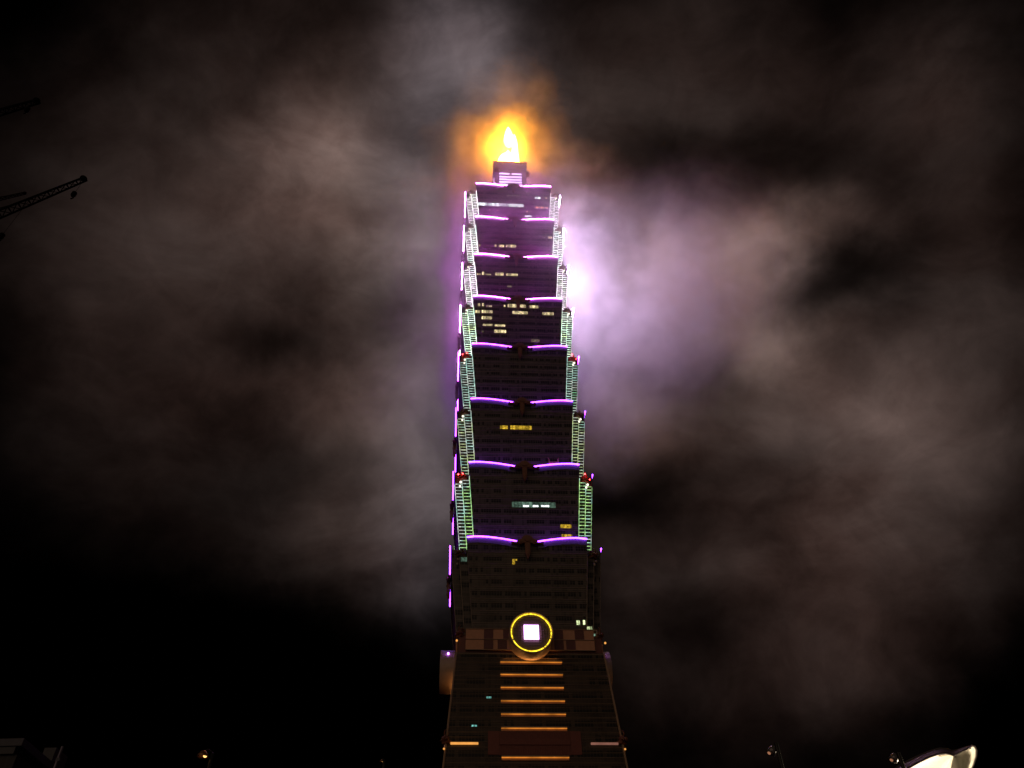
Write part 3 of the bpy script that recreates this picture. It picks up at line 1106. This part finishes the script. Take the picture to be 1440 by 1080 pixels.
def lerp_path(path, n):
    pts = [Vector((p[0], p[1], 0)) for p in path]
    ls = [0]
    for a, b_ in zip(pts, pts[1:]):
        ls.append(ls[-1]+(b_-a).length)
    out_ = []
    for i in range(n):
        s = ls[-1]*i/(n-1)
        k = max(j for j in range(len(ls)) if ls[j] <= s+1e-9)
        k = min(k, len(pts)-2)
        f = (s-ls[k])/(ls[k+1]-ls[k])
        out_.append(pts[k].lerp(pts[k+1], f))
    return out_


away = Vector((ray(1318, 1075).x, ray(1318, 1075).y, 0)).normalized()
# left petal: inner face seen under the rim
top = lerp_path([(1262, 1090), (1279, 1080), (1295, 1071), (1308, 1064.5), (1319, 1060.5), (1330, 1059), (1338, 1060.8), (1341, 1062.5)], 18)
low = lerp_path([(1262, 1125), (1285, 1128), (1310, 1130), (1330, 1126), (1337, 1100), (1339, 1075), (1340.5, 1066), (1341, 1062.6)], 18)
rows = []
for j in range(9):
    f = j/8
    bulge = 1.3*math.sin(math.pi*f*0.9)
    rows.append([sp_(top[i].x+(low[i].x-top[i].x)*f, top[i].y+(low[i].y-top[i].y)*f, DS+0.6+bulge*(1-abs(i/17-0.45))) for i in range(18)])
q = MB()
sheet(q, rows, 0.10, away)
q.build('petal', M_SHELL, shell, True)
# right petal
top = lerp_path([(1341, 1062.5), (1350, 1057.5), (1358, 1053.2), (1366, 1050), (1370, 1050.5), (1372, 1055), (1371.5, 1063), (1368, 1074), (1361, 1090), (1350, 1112)], 18)
low = lerp_path([(1340.5, 1063.5), (1338.5, 1072), (1336, 1084), (1334, 1100), (1333, 1112), (1333, 1120), (1336, 1122), (1340, 1120), (1345, 1116), (1349, 1113)], 18)
rows = []
for j in range(9):
    f = j/8
    bulge = 0.9*math.sin(math.pi*f)
    rows.append([sp_(top[i].x+(low[i].x-top[i].x)*f, top[i].y+(low[i].y-top[i].y)*f, DS+0.2+bulge) for i in range(18)])
q = MB()
sheet(q, rows, 0.08, away)
q.build('petal', M_SHELL, shell, True)
# dark rim over the left petal
hi = lerp_path([(1252, 1083.5), (1270, 1071.5), (1290, 1062), (1308, 1054.5), (1322, 1051), (1333, 1052), (1340, 1055.5), (1352, 1051), (1366, 1047.2)], 22)
lo = lerp_path([(1258, 1093), (1279, 1080.5), (1295, 1071.5), (1308, 1065), (1319, 1061), (1331, 1059.5), (1341, 1062.8), (1352, 1057), (1366, 1050)], 22)
rows = [[sp_(hi[i].x+(lo[i].x-hi[i].x)*f, hi[i].y+(lo[i].y-hi[i].y)*f, DS+0.75-0.9*f) for i in range(22)] for f in (0, 0.35, 0.7, 1.0)]
q = MB()
sheet(q, rows, 0.07, away)
q.build('rim', M_RIM, shell, True)
q = MB()
q.tube([sp_(*e, DS+0.12) for e in ((1366, 1049.6), (1370.5, 1050.5), (1372.5, 1055), (1372, 1063), (1368.5, 1074), (1361.5, 1090), (1350, 1113))], 0.05, 6)
q.build('petal_edge', M_SHELL, shell, True)
bt = sp_(1334, 1128, DS+0.9)
q = MB()
q.tube([(bt.x, bt.y, 0), (bt.x, bt.y, bt.z*0.6), (bt.x, bt.y, bt.z+0.2)], [0.25, 0.18, 0.35], 14)
q.build('stem', M_RIM, shell)
ld = bpy.data.lights.new('shell_lamp', 'POINT')
ld.energy = 230
ld.color = (1.0, 0.82, 0.55)
ld.shadow_soft_size = 0.15
lo_ = bpy.data.objects.new('shell_lamp', ld)
COL.objects.link(lo_)
lo_.parent = shell
lo_.location = sp_(1304, 1098, DS-0.3)

# pale domed roof whose top just shows beside the shell
D0 = at_dist(1147, 1078.5, 45)
dm = empty('domed_kiosk', (D0.x, D0.y, 0))
tag(dm, 'pale shallow domed roof just peeping over the lower edge behind a lamp pole', 'kiosk')
q = MB()
q.lathe([(3.4, D0.z-2.3), (3.3, D0.z-2.1), (2.6, D0.z-1.5), (1.4, D0.z-1.15), (0.3, D0.z-1.0)], 40)
q.build('roof', paint('dome_pale', (0.5, 0.46, 0.46), 0.6), dm, True)
q = MB()
for k in range(8):
    a = k*math.pi/4
    q.tube([(2.9*math.cos(a), 2.9*math.sin(a), 0), (2.9*math.cos(a), 2.9*math.sin(a), D0.z-2.29)], 0.1, 8)
q.build('columns', M_FRAME, dm)

# ------------------------------------------------------------------ low cloud drifting round the top of the tower
cm, n, out = newmat('cloud_vapour')
pos = n.node('ShaderNodeTexCoord').outputs['Object']
wv = n.vm('SUBTRACT', n.noise(pos, 0.018, 3, 0.5, color=True), (0.5, 0.5, 0.5))
pw = n.vm('ADD', pos, n.vm('SCALE', wv, scale=30.0))
den = None
for (c, r, k) in (((84, 6, 328), (44, 48, 31), 3.0), ((42, 2, 322), (20, 40, 48), 0.3), ((98, 10, 356), (60, 40, 16), 1.3), ((-40, 0, 345), (26, 34, 60), 0.30), ((-29, -6, 340), (5, 30, 74), 3.4), ((-5, -2, 482), (13, 18, 14), 4.2),
                  ((2, -4, 505), (30, 34, 52), 0.42), ((14, 0, 418), (40, 36, 20), 0.55), ((2, -29, 358), (36, 7, 54), 4.6), ((0, -14, 436), (16, 8, 14), 2.2), ((-40, 0, 268), (26, 40, 46), 0.35), ((36, 0, 250), (30, 40, 40), 0.40)):
    mp = n.node('ShaderNodeMapping', vector_type='TEXTURE')
    n.put(mp.inputs['Vector'], pw)
    mp.inputs['Location'].default_value = c
    mp.inputs['Scale'].default_value = r
    v = mp.outputs[0]
    e = n.m('POWER', math.exp(-1), n.vm('DOT_PRODUCT', v, v, out=1))
    den = n.m('MULTIPLY_ADD', e, k, den if den is not None else 0.0)
nz = n.noise(pw, 0.026, 5, 0.6, 0.3)
nz2 = n.noise(pw, 0.085, 3, 0.6)
den = n.m('MULTIPLY', den, n.m('MULTIPLY', n.mapr(nz, 0.34, 0.66, 0.12, 1.6), n.mapr(nz2, 0.3, 0.7, 0.45, 1.55)))
den = n.m('MAXIMUM', n.m('SUBTRACT', den, 0.05), 0.0)
pv = n.node('ShaderNodeVolumePrincipled')
pv.inputs['Color'].default_value = (0.95, 0.92, 0.93, 1)
pv.inputs['Anisotropy'].default_value = 0.15
n.put(pv.inputs['Density'], n.m('MULTIPLY', den, 0.0095))
n.l.new(pv.outputs[0], out.inputs['Volume'])
q = MB()
q.box((10, 0, 385), (270, 170, 330))
cl = q.build('cloud', cm)
cl['kind'] = 'stuff'
